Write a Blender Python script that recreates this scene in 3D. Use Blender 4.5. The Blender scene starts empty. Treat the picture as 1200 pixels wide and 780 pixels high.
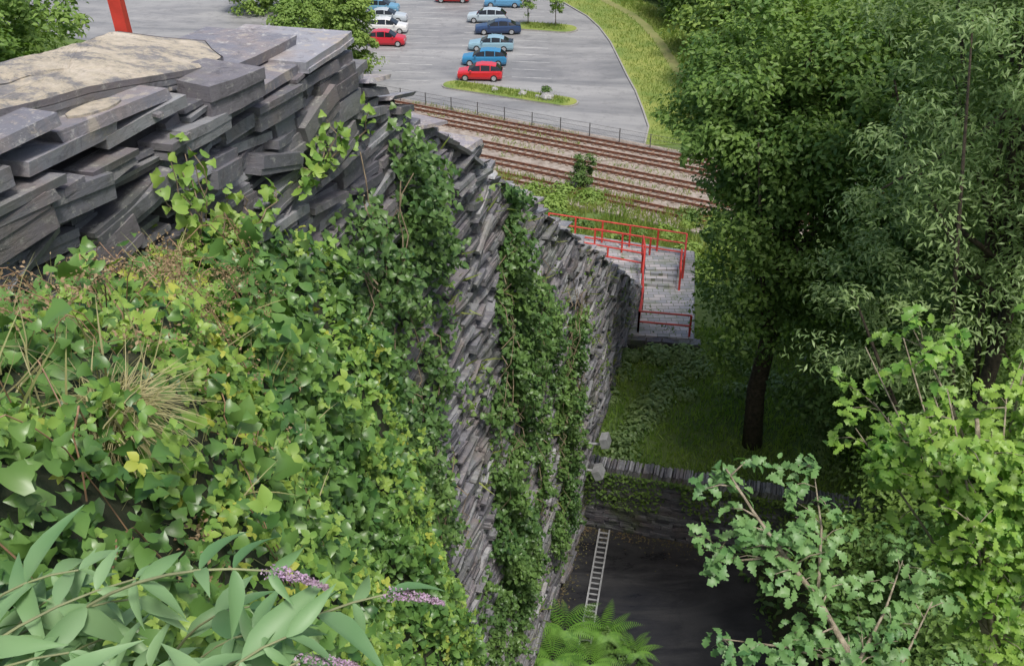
import bpy, math, random
import numpy as np
from mathutils import Vector, Matrix
rng=np.random.default_rng(7); random.seed(7)
S=bpy.context.scene
GZ=-28.0
UW=-5.65
def W(s,up,z):
    u=UW+up
    return (s*.279+u*.960, s*.960-u*.279, z)
def WA(s,up,z):
    u=UW+up
    return np.stack([s*.279+u*.960, s*.960-u*.279, z],-1)

# ---------------------------------------------------------------- materials
def newmat(name):
    m=bpy.data.materials.new(name); m.use_nodes=True
    nt=m.node_tree; b=nt.nodes['Principled BSDF']; return m,nt,b
def N(nt,t,**k):
    n=nt.nodes.new(t)
    for a,v in k.items(): setattr(n,a,v)
    return n
def mixc(nt,fac,a,b,mode='MIX'):
    n=N(nt,'ShaderNodeMix',data_type='RGBA',blend_type=mode)
    for idx,v in ((0,fac),(6,a),(7,b)):
        if hasattr(v,'is_linked') or hasattr(v,'links'): nt.links.new(v,n.inputs[idx])
        else:
            n.inputs[idx].default_value = v if idx==0 else (*v,1) if len(v)==3 else v
    return n.outputs[2]
def ramp(nt,fac,stops):
    n=N(nt,'ShaderNodeValToRGB'); e=n.color_ramp.elements
    while len(e)<len(stops): e.new(.5)
    for i,(p,c) in enumerate(stops):
        e[i].position=p; e[i].color=(*c,1) if len(c)==3 else c
    nt.links.new(fac,n.inputs[0]); return n.outputs[0]
def noise(nt,scale,detail=4,rough=.55,vec=None,dist=0):
    n=N(nt,'ShaderNodeTexNoise'); n.inputs['Scale'].default_value=scale
    n.inputs['Detail'].default_value=detail; n.inputs['Roughness'].default_value=rough
    n.inputs['Distortion'].default_value=dist
    if vec is None:
        tc=N(nt,'ShaderNodeTexCoord'); vec=tc.outputs['Object']
    nt.links.new(vec,n.inputs['Vector']); return n.outputs['Fac']
def bump(nt,b,h,strength=.5,dist=.02):
    n=N(nt,'ShaderNodeBump'); n.inputs['Strength'].default_value=strength; n.inputs['Distance'].default_value=dist
    nt.links.new(h,n.inputs['Height']); nt.links.new(n.outputs[0],b.inputs['Normal'])
def leafmat(name,ca,cb,cc,nscale=.5,trans=.3,rough=.42,nf=.7):
    m,nt,b=newmat(name)
    g=N(nt,'ShaderNodeNewGeometry')
    c=mixc(nt,g.outputs['Random Per Island'],ca,cb)
    nf_=ramp(nt,noise(nt,nscale,3),[(.40,(0,0,0)),(.62,(nf,nf,nf))])
    c=mixc(nt,nf_,c,cc)
    nt.links.new(c,b.inputs['Base Color']); b.inputs['Roughness'].default_value=rough
    b.inputs['Specular IOR Level'].default_value=.4
    t=N(nt,'ShaderNodeBsdfTranslucent')
    c2=mixc(nt,1.0,c,(1.1,1.2,.4),'MULTIPLY'); nt.links.new(c2,t.inputs[0])
    mx=N(nt,'ShaderNodeMixShader'); mx.inputs[0].default_value=trans
    nt.links.new(b.outputs[0],mx.inputs[1]); nt.links.new(t.outputs[0],mx.inputs[2])
    nt.links.new(mx.outputs[0],nt.nodes['Material Output'].inputs[0]); return m
def simple(name,col,rough=.6,var=.25,scale=6,metal=0,bmp=.0,col2=None):
    m,nt,b=newmat(name)
    f=noise(nt,scale,6,.6)
    c2=col2 if col2 else tuple(v*(1-var) for v in col)
    c1=tuple(min(1,v*(1+var)) for v in col) if not col2 else col
    c=ramp(nt,f,[(.35,c2),(.65,c1)])
    nt.links.new(c,b.inputs['Base Color']); b.inputs['Roughness'].default_value=rough; b.inputs['Metallic'].default_value=metal
    if bmp: bump(nt,b,noise(nt,scale*3,6,.7),bmp,.03)
    return m
def slate(name,dark=1.0,moss=.25,lich=.6,tan=0):
    m,nt,b=newmat(name)
    g=N(nt,'ShaderNodeNewGeometry')
    d=dark
    c=ramp(nt,g.outputs['Random Per Island'],[(0,(.08*d,.08*d,.092*d)),(.25,(.15*d,.15*d,.172*d)),(.45,(.23*d,.232*d,.252*d)),(.62,(.175*d,.157*d,.172*d)),(.82,(.21*d,.218*d,.23*d)),(1,(.36*d,.365*d,.38*d))])
    tc=N(nt,'ShaderNodeTexCoord')
    f1=noise(nt,1.3,8,.7,tc.outputs['Object'])
    c=mixc(nt,ramp(nt,f1,[(.5,(0,0,0)),(.66,(.6,.6,.6))]),c,(.22*d,.178*d,.158*d))
    f2=noise(nt,8,10,.8,tc.outputs['Object'])
    c=mixc(nt,ramp(nt,f2,[(.55,(0,0,0)),(.62,(lich,lich,lich))]),c,(.46*d,.455*d,.42*d))
    f5=noise(nt,3.3,8,.8,tc.outputs['Object'],dist=1)
    c=mixc(nt,ramp(nt,f5,[(.35,(.7,.7,.7)),(.48,(0,0,0))]),c,(.07*d,.068*d,.075*d))
    if tan:
        f6=noise(nt,1.9,9,.75,tc.outputs['Object'],dist=.5)
        c=mixc(nt,ramp(nt,f6,[(.56,(0,0,0)),(.60,(tan,tan,tan))]),c,(.50,.44,.35))
    f3=noise(nt,.5,6,.75,tc.outputs['Object'])
    c=mixc(nt,ramp(nt,f3,[(.5,(0,0,0)),(.66,(moss,moss,moss))]),c,(.10,.14,.045))
    nt.links.new(c,b.inputs['Base Color'])
    rr=ramp(nt,f2,[(.3,(.36,.36,.36)),(.6,(.65,.65,.65))]); nt.links.new(rr,b.inputs['Roughness'])
    mp=N(nt,'ShaderNodeMapping'); nt.links.new(tc.outputs['Object'],mp.inputs[0]); mp.inputs['Scale'].default_value=(5,5,24)
    mp.inputs['Rotation'].default_value=(.08,-.06,0)
    f4=noise(nt,1.2,10,.8,mp.outputs[0],.6); bump(nt,b,f4,.6,.04)
    return m
M={}
M['slate']=slate('slate'); M['slate_dark']=slate('slate_mossy',.72,.85,.4)
M['slate_top']=slate('slate_pale',1.65,.05,.5,.6)
M['core']=simple('wall_core',(.035,.032,.034),.9)
def sandmat():
    m,nt,b=newmat('sandy_mortar')
    f=noise(nt,1.5,9,.78); c=ramp(nt,f,[(.36,(.18,.18,.195)),(.45,(.29,.275,.26)),(.50,(.50,.44,.34)),(.62,(.64,.57,.47)),(.72,(.44,.42,.39))])
    f2=noise(nt,9,8,.8); c=mixc(nt,ramp(nt,f2,[(.3,(.8,.8,.8)),(.48,(0,0,0))]),c,(.24,.21,.18))
    nt.links.new(c,b.inputs['Base Color']); b.inputs['Roughness'].default_value=.9
    bump(nt,b,noise(nt,9,8,.8),.9,.04); return m
M['sand']=sandmat()
M['soil']=simple('soil',(.05,.05,.025),.95,bmp=.8,scale=3,col2=(.02,.035,.012))
M['grassg']=simple('grass_ground',(.13,.19,.045),.95,scale=.5,bmp=.5,col2=(.07,.12,.03))
M['verge']=simple('verge_grass',(.26,.29,.07),.95,scale=.35,bmp=.4,col2=(.13,.20,.04))
M['path']=simple('path_dirt',(.24,.23,.09),.95,scale=.5,col2=(.17,.20,.06))
M['red']=simple('red_paint',(.55,.05,.035),.45,.2,3)
M['rust']=simple('rusty_rail',(.20,.085,.05),.6,.4,4,metal=.2)
M['sleeper']=simple('sleeper_wood',(.20,.145,.11),.85,.3,4)
M['ballast']=simple('ballast',(.38,.335,.29),.95,scale=2.5,bmp=1,col2=(.21,.17,.14))
M['gravel']=simple('gravel',(.42,.41,.40),.95,scale=2.5,bmp=1,col2=(.25,.25,.25))
M['kerb']=simple('kerb_stone',(.30,.29,.27),.8,.2)
M['white']=simple('white_road_paint',(.62,.62,.60),.7,scale=1.3,col2=(.34,.34,.34))
M['bark']=simple('bark',(.13,.10,.07),.9,scale=7,bmp=1,col2=(.045,.038,.028))
M['bark_pale']=simple('bark_pale',(.38,.33,.24),.8,scale=14,bmp=.6,col2=(.18,.15,.10))
M['vine']=simple('vine_stem',(.22,.17,.11),.8,.3,9)
M['steel']=simple('galvanised_steel',(.45,.46,.47),.45,.2,5,metal=.3)
M['iron']=simple('dark_iron',(.12,.12,.12),.6,.3,5,metal=.3)
M['glass']=simple('car_glass',(.015,.018,.022),.08,.1)
M['tyre']=simple('tyre',(.02,.02,.02),.8)
M['lamp_w']=simple('lamp_lens',(.6,.6,.6),.2,.1)
M['lamp_r']=simple('lamp_red',(.35,.02,.02),.2,.1)
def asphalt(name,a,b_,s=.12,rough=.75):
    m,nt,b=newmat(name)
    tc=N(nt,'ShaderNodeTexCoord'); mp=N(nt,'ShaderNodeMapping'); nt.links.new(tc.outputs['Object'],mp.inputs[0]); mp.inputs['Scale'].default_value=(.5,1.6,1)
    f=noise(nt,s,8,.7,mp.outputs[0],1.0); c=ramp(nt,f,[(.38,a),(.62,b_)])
    f2=noise(nt,25,3,.7); c=mixc(nt,ramp(nt,f2,[(.35,(0,0,0)),(.75,(.35,.35,.35))]),c,tuple(v*.55 for v in a))
    f3=noise(nt,.9,8,.8); c=mixc(nt,ramp(nt,f3,[(.52,(0,0,0)),(.6,(.3,.3,.3))]),c,tuple(v*.6 for v in a))
    nt.links.new(c,b.inputs['Base Color'])
    rr=ramp(nt,f,[(.38,(rough*.6,)*3),(.62,(rough,)*3)]); nt.links.new(rr,b.inputs['Roughness'])
    bump(nt,b,noise(nt,60,2),.3,.01); return m
M['asph']=asphalt('asphalt_worn',(.20,.20,.203),(.34,.34,.337))
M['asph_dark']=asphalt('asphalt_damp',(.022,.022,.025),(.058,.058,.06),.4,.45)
def paving():
    m,nt,b=newmat('slate_paving')
    tc=N(nt,'ShaderNodeTexCoord'); br=N(nt,'ShaderNodeTexBrick'); nt.links.new(tc.outputs['Object'],br.inputs[0])
    br.inputs['Scale'].default_value=.9; br.inputs['Color1'].default_value=(.46,.43,.43,1); br.inputs['Color2'].default_value=(.28,.29,.31,1); br.inputs['Mortar'].default_value=(.13,.14,.10,1)
    br.inputs['Mortar Size'].default_value=.015
    f=noise(nt,1.2,7,.7,tc.outputs['Object']); c=mixc(nt,ramp(nt,f,[(.5,(0,0,0)),(.65,(.7,.7,.7))]),br.outputs[0],(.17,.20,.12))
    nt.links.new(c,b.inputs['Base Color']); b.inputs['Roughness'].default_value=.6; return m
M['paving']=paving()

# ---------------------------------------------------------------- mesh helpers
def link(o,parent=None):
    S.collection.objects.link(o)
    if parent: o.parent=parent
    return o
def empty(name):
    o=bpy.data.objects.new(name,None); o.empty_display_size=.3; return link(o)
def mesh_np(name,V,F,mat,parent=None,smooth=False):
    V=np.asarray(V,dtype=np.float32); F=np.ascontiguousarray(F,dtype=np.int32)
    me=bpy.data.meshes.new(name); k=F.shape[1]
    me.vertices.add(len(V)); me.vertices.foreach_set('co',V.ravel())
    me.loops.add(F.size); me.loops.foreach_set('vertex_index',F.ravel())
    me.polygons.add(len(F)); me.polygons.foreach_set('loop_start',np.arange(len(F),dtype=np.int32)*k)
    me.polygons.foreach_set('loop_total',np.full(len(F),k,dtype=np.int32))
    if smooth: me.polygons.foreach_set('use_smooth',np.ones(len(F),dtype=bool))
    me.update(calc_edges=True); me.materials.append(mat)
    return link(bpy.data.objects.new(name,me),parent)
class MB:
    def __init__(s): s.v=[]; s.f=[]; s.m=[]
    def add(s,vs,fs,m=0):
        o=len(s.v); s.v+= [tuple(v) for v in vs]; s.f+=[tuple(i+o for i in f) for f in fs]; s.m+=[m]*len(fs)
    def box(s,c,d,R=None,m=0,jit=0):
        vs=[]
        for i in range(8):
            p=Vector(((i&1)-.5,((i>>1)&1)-.5,(i>>2)-.5)); p=Vector((p.x*d[0],p.y*d[1],p.z*d[2]))
            if jit: p+=Vector((random.uniform(-jit,jit),random.uniform(-jit,jit),random.uniform(-jit,jit)*.5))
            if R is not None: p=R@p
            vs.append(Vector(c)+p)
        s.add(vs,[(0,2,3,1),(4,5,7,6),(0,1,5,4),(2,6,7,3),(0,4,6,2),(1,3,7,5)],m)
    def rough(s,c,d,R,m=0,jit=.03):
        """split-stone slab: cleaved flat faces, straight but slightly broken edges"""
        lx,ly,lz=d; out=[]
        nx=max(1,min(3,int(lx/.42))); ny=1
        for i in range(nx): out.append((-.5+i/nx,-.5))
        for i in range(ny): out.append((.5,-.5+i/ny))
        for i in range(nx): out.append((.5-i/nx,.5))
        for i in range(ny): out.append((-.5,.5-i/ny))
        n=len(out); j=min(jit,.08*lx); vs=[]
        base=[(x*lx+random.uniform(-j,j),y*ly+random.uniform(-j,j)*.6) for x,y in out]
        if random.random()<.25:
            k=random.randrange(n); base[k]=(base[k][0]*random.uniform(.78,.95),base[k][1]*random.uniform(.78,.95))
        tx,ty=random.uniform(-.10,.10),random.uniform(-.10,.10)
        mid=random.uniform(-.25,.25)
        lev=(-.5,mid,mid,.5) if lz>.13 else (-.5,.5)
        for l,zz in enumerate(lev):
            if l in (0,2) or len(lev)==2: sh=(random.uniform(-j,j)*.6,random.uniform(-j,j)*.8)
            for (x,y) in base:
                tap=(tx*x/lx+ty*y/ly)*lz*(zz*2 if abs(zz)>.45 else 0)
                vs.append(Vector(c)+R@Vector((x+sh[0]+random.uniform(-j,j)*.08,y+sh[1]+random.uniform(-j,j)*.08,zz*lz+tap)))
        L=len(lev)
        fs=[tuple(range(n-1,-1,-1)),tuple(range((L-1)*n,L*n))]
        for l in range(L-1): fs+=[(l*n+i,l*n+(i+1)%n,(l+1)*n+(i+1)%n,(l+1)*n+i) for i in range(n)]
        s.add(vs,fs,m)
    def tube(s,pts,rad,n=8,m=0,cap=True):
        pts=[Vector(p) for p in pts]
        if not isinstance(rad,(list,tuple)): rad=[rad]*len(pts)
        vs=[]; fs=[]; up=Vector((0.13,.21,.97))
        for i,p in enumerate(pts):
            d=(pts[min(i+1,len(pts)-1)]-pts[max(i-1,0)]).normalized()
            a=d.cross(up)
            if a.length<.15: a=d.cross(Vector((1,0,0)))
            a.normalize(); b=d.cross(a)
            for j in range(n):
                t=2*math.pi*j/n; vs.append(p+rad[i]*(a*math.cos(t)+b*math.sin(t)))
        for i in range(len(pts)-1):
            for j in range(n):
                k=(j+1)%n; fs.append((i*n+j,i*n+k,(i+1)*n+k,(i+1)*n+j))
        if cap: fs.append(tuple(range(n-1,-1,-1))); fs.append(tuple((len(pts)-1)*n+j for j in range(n)))
        s.add(vs,fs,m)
    def prism(s,poly,z0,z1,m=0):
        n=len(poly); vs=[(p[0],p[1],z0) for p in poly]+[(p[0],p[1],z1) for p in poly]
        s.add(vs,[tuple(range(n-1,-1,-1)),tuple(range(n,2*n))]+[(i,(i+1)%n,n+(i+1)%n,n+i) for i in range(n)],m)
    def obj(s,name,mats,parent=None,smooth=False):
        me=bpy.data.meshes.new(name); me.from_pydata(s.v,[],s.f)
        for mm in mats: me.materials.append(mm)
        me.polygons.foreach_set('material_index',s.m)
        if smooth: me.polygons.foreach_set('use_smooth',[True]*len(s.f))
        me.update(); return link(bpy.data.objects.new(name,me),parent)
def leaft(st,fold=.15,droop=.2):
    V=[];F=[]
    for (y,w) in st:
        z=-droop*y*y
        V+=[(0,y,z),(-w,y,z+fold*w),(w,y,z+fold*w)]
    for i in range(len(st)-1):
        a=i*3;b=a+3
        F+=[(a,b,b+1,a+1),(a,a+2,b+2,b)]
    return np.array(V,float),np.array(F)
T_SIMPLE=leaft([(-.5,.02),(-.1,.3),(.55,.02)],.35,.3)
T_LONG=leaft([(-.5,.02),(0,.16),(.6,.01)],.35,.5)
T_IVY=leaft([(-.32,.12),(-.30,.34),(-.12,.46),(.02,.27),(.18,.25),(.5,.02)],.25,.5)
T_OVAL=leaft([(-.5,.03),(-.3,.26),(0,.36),(.3,.22),(.58,.01)],.3,.4)
T_OAK=leaft([(-.5,.04),(-.36,.12),(-.28,.10),(-.16,.24),(-.07,.15),(.08,.33),(.18,.19),(.32,.30),(.42,.15),(.53,.03)],.2,.4)
T_LANCE=leaft([(0,.008),(.08,.06),(.22,.12),(.4,.135),(.58,.112),(.74,.072),(.88,.034),(1,.003)],.5,.42)
def tri():
    V=[];F=[]
    for ang,off,sc in ((0,.45,.75),(1.25,.35,.6),(-1.25,.35,.6)):
        v,f=leaft([(-.5,.03),(-.25,.3),(.05,.36),(.32,.2),(.55,.01)],.3,.35); o=sum(len(x) for x in V)
        v=v*sc; v[:,1]+=off; c,s_=math.cos(ang),math.sin(ang)
        V.append(np.stack([v[:,0]*c-v[:,1]*s_,v[:,0]*s_+v[:,1]*c,v[:,2]],-1)); F.append(f+o)
    return np.concatenate(V),np.concatenate(F)
T_TRI=tri()
def unit(a): return a/np.maximum(np.linalg.norm(a,axis=-1,keepdims=True),1e-9)
def scatter(name,P,Nr,size,T,mat,parent=None,ydir=None):
    tv,tf=T; n=len(P); Nr=unit(Nr)
    r=ydir if ydir is not None else rng.normal(size=(n,3))
    ty=unit(r-(r*Nr).sum(1,keepdims=True)*Nr); tx=np.cross(ty,Nr)
    size=np.broadcast_to(np.asarray(size,float),(n,))[:,None,None]
    V=P[:,None,:]+size*(tx[:,None,:]*tv[None,:,0,None]+ty[:,None,:]*tv[None,:,1,None]+Nr[:,None,:]*tv[None,:,2,None])
    F=tf[None]+ (np.arange(n)*len(tv))[:,None,None]
    return mesh_np(name,V.reshape(-1,3),F.reshape(-1,4),mat,parent)
def dirs(n):
    return unit(rng.normal(size=(n,3)))
def crown(c,r,ncl,lpc,cr,flat=.55,shell=.4):
    d=dirs(ncl); rad=rng.random(ncl)**shell
    lump=1+.2*np.sin(d[:,0]*5+c[0])*np.cos(d[:,1]*4+c[1])+.18*np.sin(d[:,2]*6+c[2]*2)
    C=np.array(c)+d*rad[:,None]*lump[:,None]*np.array(r)
    crr=cr*rng.uniform(.5,1.4,ncl)
    idx=np.repeat(np.arange(ncl),lpc); n=len(idx)
    dd=dirs(n); rr=rng.random(n)**.45
    P=C[idx]+dd*(rr*crr[idx])[:,None]*np.array([1,1,flat])
    out=unit(d[idx]); 
    P[:,2]-= .25*crr[idx]*(rr**2)
    Nn=unit(dd*.6+out*.4+np.array([0,0,.75])+rng.normal(size=(n,3))*.38)
    return P,Nn,C
def tree(name,base,c,r,ncl,lpc,cr,ls,mat,tr=.3,T=T_SIMPLE,bark='bark',shell=.4,nl=14,keep=None,extra=()):
    e=empty(name)
    P,Nn,C=crown(c,r,ncl,lpc,cr,shell=shell)
    for (c2,r2,n2) in extra:
        P2,N2,C2=crown(c2,r2,n2,lpc,cr,shell=shell); P=np.concatenate([P,P2]); Nn=np.concatenate([Nn,N2]); C=np.concatenate([C2[:6],C])
    if keep is not None:
        k=keep(P); P,Nn=P[k],Nn[k]; C=C[keep(C)]
    scatter('crown',P,Nn,ls*rng.uniform(.7,1.3,len(P)),T,mat,e)
    mb=MB(); b=Vector(base); cc=Vector(c); top=cc+Vector((0,0,r[2]*.6))
    path=[b+Vector((0,0,-.5))]; 
    for i in range(1,7):
        f=i/6; path.append(b.lerp(top,f)+Vector((random.uniform(-.2,.2),random.uniform(-.2,.2),0))*tr*2)
    mb.tube(path,[tr*(1-.8*i/6) for i in range(7)],10)
    for k in range(min(nl,len(C))):
        e_=Vector(C[k]); f=random.uniform(.3,.85); st=b.lerp(top,f); 
        md=st.lerp(e_,.5)+Vector((0,0,-.08*(e_-st).length))
        mb.tube([st,md,e_],[tr*.4*(1-f*.5),tr*.22,tr*.06],6)
    mb.obj('trunk',[M[bark]],e,True); return e
def sample(V,F,n):
    V=np.asarray(V);F=np.asarray(F); tri=np.concatenate([F[:,[0,1,2]],F[:,[0,2,3]]])
    a,b,c=V[tri[:,0]],V[tri[:,1]],V[tri[:,2]]; cr=np.cross(b-a,c-a); ar=np.linalg.norm(cr,axis=1)
    i=rng.choice(len(tri),n,p=ar/ar.sum()); u=rng.random((n,2)); m=u.sum(1)>1; u[m]=1-u[m]
    P=a[i]+(b-a)[i]*u[:,:1]+(c-a)[i]*u[:,1:]
    return P,unit(cr[i])
def wav(x,y,k=1.0,p=0):
    return (np.sin(x*1.7*k+y*.9*k+p)+np.sin(x*-.8*k+y*2.1*k+1.3+p)+.6*np.sin(x*3.9*k+2+p)*np.sin(y*3.3*k+p)+.5*np.sin(x*6.1*k+y*5.3*k))/3.1

L_ivy=leafmat('ivy_leaf',(.04,.115,.03),(.115,.235,.055),(.17,.30,.07),1.3,.24,.33)
L_ivyd=leafmat('ivy_leaf_dark',(.04,.10,.032),(.105,.20,.055),(.17,.28,.075),.7,.25,.38)
L_bram=leafmat('bramble_leaf',(.12,.26,.05),(.24,.39,.075),(.34,.46,.09),1.6,.3,.45)
L_yel=leafmat('yellowing_leaf',(.36,.44,.07),(.52,.54,.10),(.40,.46,.08),2,.33,.5)
L_bud=leafmat('buddleia_leaf',(.10,.22,.085),(.19,.34,.14),(.27,.41,.21),2.5,.25,.46)
L_oakb=leafmat('oak_leaf_bright',(.12,.28,.05),(.25,.42,.07),(.32,.47,.085),.9,.35,.42)
L_oakd=leafmat('oak_leaf_blue',(.08,.20,.065),(.16,.30,.10),(.21,.36,.12),.9,.28,.42)
L_t1=leafmat('tree_leaf_mid',(.075,.165,.038),(.17,.28,.06),(.215,.33,.07),.25,.35,.5)
L_t2=leafmat('tree_leaf_pale',(.14,.24,.08),(.27,.38,.155),(.31,.42,.16),.25,.36,.42)
L_t3=leafmat('tree_leaf_deep',(.06,.14,.04),(.14,.25,.06),(.19,.30,.07),.25,.34,.5)
L_far=leafmat('far_leaf',(.12,.22,.045),(.23,.35,.08),(.30,.41,.09),.1,.33,.6)
L_fars=leafmat('far_leaf_dark',(.06,.125,.034),(.13,.22,.05),(.17,.27,.065),.1,.3,.6)
L_gr=leafmat('grass_blade',(.14,.24,.04),(.26,.34,.07),(.32,.35,.10),.5,.3,.6)
L_fern=leafmat('fern_leaf',(.09,.22,.04),(.17,.34,.06),(.20,.38,.07),1,.3,.5)
L_dry=leafmat('dry_grass_blade',(.38,.34,.16),(.50,.45,.26),(.26,.31,.10),2,.3,.6)
L_brown=leafmat('withered_flower',(.30,.20,.12),(.42,.31,.19),(.22,.17,.08),2,.2,.8)
L_purp=leafmat('buddleia_floret',(.45,.28,.50),(.60,.45,.62),(.40,.30,.34),9,.25,.6)
L_lit=leafmat('leaf_litter',(.12,.09,.05),(.20,.15,.08),(.11,.13,.05),2,.1,.8)

# ---------------------------------------------------------------- ground
mb=MB(); mb.add([(-900,-600,GZ-.02),(900,-600,GZ-.02),(900,1500,GZ-.02),(-900,1500,GZ-.02)],[(0,1,2,3)]); mb.obj('ground',[M['grassg']])
right_edge=[(10.2,71.9),(11.0,76),(11.0,80),(10.9,85),(10.6,89.2),(10.3,95),(10,100.4),(9.3,106),(8.3,110.6),(5.5,118),(-2,130),(-15,150)]
poly=[(-70,115.6)]+[(-12.7,84.4)]+right_edge+[(-70,150)]
mb=MB(); mb.add([(x,y,GZ) for x,y in poly],[tuple(range(len(poly)))]); mb.obj('car_park_asphalt',[M['asph']])
def offs(pl,dx): return [(x+dx,y+dx*.15) for x,y in pl]
re=right_edge
vp=re+list(reversed(offs(re,9)))
mb=MB(); mb.prism(list(reversed(vp)),GZ-.1,GZ+.10); mb.obj('grass_verge',[M['verge']])
pp=offs(re,4.4)[1:]+list(reversed(offs(re,5.4)[1:]))
mb=MB(); mb.add([(x,y,GZ+.106) for x,y in pp],[tuple(range(len(pp)-1,-1,-1))]); mb.obj('worn_footpath',[M['path']])
mb=MB()
for i in range(len(re)-1):
    a=Vector((*re[i],0)); b=Vector((*re[i+1],0)); d=b-a
    mb.box(((a.x+b.x)/2,(a.y+b.y)/2,GZ+.06),(d.length,.14,.13),Matrix.Rotation(math.atan2(d.y,d.x),3,'Z'))
mb.obj('kerb',[M['kerb']])
def island(name,pts):
    mb=MB(); mb.prism(pts,GZ-.05,GZ+.12,0)
    c=Vector((sum(p[0] for p in pts)/len(pts),sum(p[1] for p in pts)/len(pts)))
    q=[tuple(c+(Vector(p)-c)*(1-.14/max(.3,(Vector(p)-c).length))) for p in pts]
    mb.prism(q,GZ,GZ+.16,1); mb.obj(name,[M['kerb'],M['verge']])
def strip(a,b,w,n=8):
    a=Vector(a);b=Vector(b);d=(b-a).normalized();p=Vector((-d.y,d.x));out=[]
    for i in range(n+1):
        t=-math.pi/2+math.pi*i/n; out.append(tuple(b+d*math.cos(t)*w+p*math.sin(t)*w))
    for i in range(n+1):
        t=math.pi/2+math.pi*i/n; out.append(tuple(a+d*math.cos(t)*w+p*math.sin(t)*w))
    return out
island('grass_island',strip((-5.2,86.6),(4.6,82.0),1.1))
island('grass_island',strip((1.5,106.5),(5.5,105.4),1.5))
gp=[]
for (a,b,w,n) in (((-5.2,86.6),(4.6,82.0),1.0,1600),((1.5,106.5),(5.5,105.4),1.3,900)):
    f=rng.random((n,1)); q=np.array(a)*(1-f)+np.array(b)*f+rng.uniform(-1,1,(n,2))*np.array([.4,w*.85]); gp.append(q)
gp=np.concatenate(gp); gp=np.concatenate([gp,np.full((len(gp),1),GZ+.14)],1)
T_G=leaft([(0,.09),(.5,.07),(1,.005)],.2,0)
scatter('island_grass',gp,rng.normal(size=gp.shape)*np.array([1,1,.2]),rng.uniform(.12,.4,len(gp)),T_G,L_gr,ydir=np.array([0,0,1.])+rng.normal(size=gp.shape)*.4)
mb=MB()
def line(x0,y0,x1,y1,w=.09):
    d=Vector((x1-x0,y1-y0,0)); p=Vector((-d.y,d.x,0)).normalized()*w/2; a=Vector((x0,y0,GZ+.005)); b=Vector((x1,y1,GZ+.005))
    mb.add([a-p,b-p,b+p,a+p],[(0,1,2,3)])
for i in range(13):
    y=89.3+i*2.42
    line(-5,y+.35,-.6,y-.1); line(.0,y-.15,3.6,y-.6)
for i in range(14):
    y=85.5+i*2.42
    line(-15.5,y+3.4,-11.2,y+3.0); line(-10.9,y+2.9,-7.6,y+2.5)
mb.obj('parking_bay_lines',[M['white']])

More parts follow.
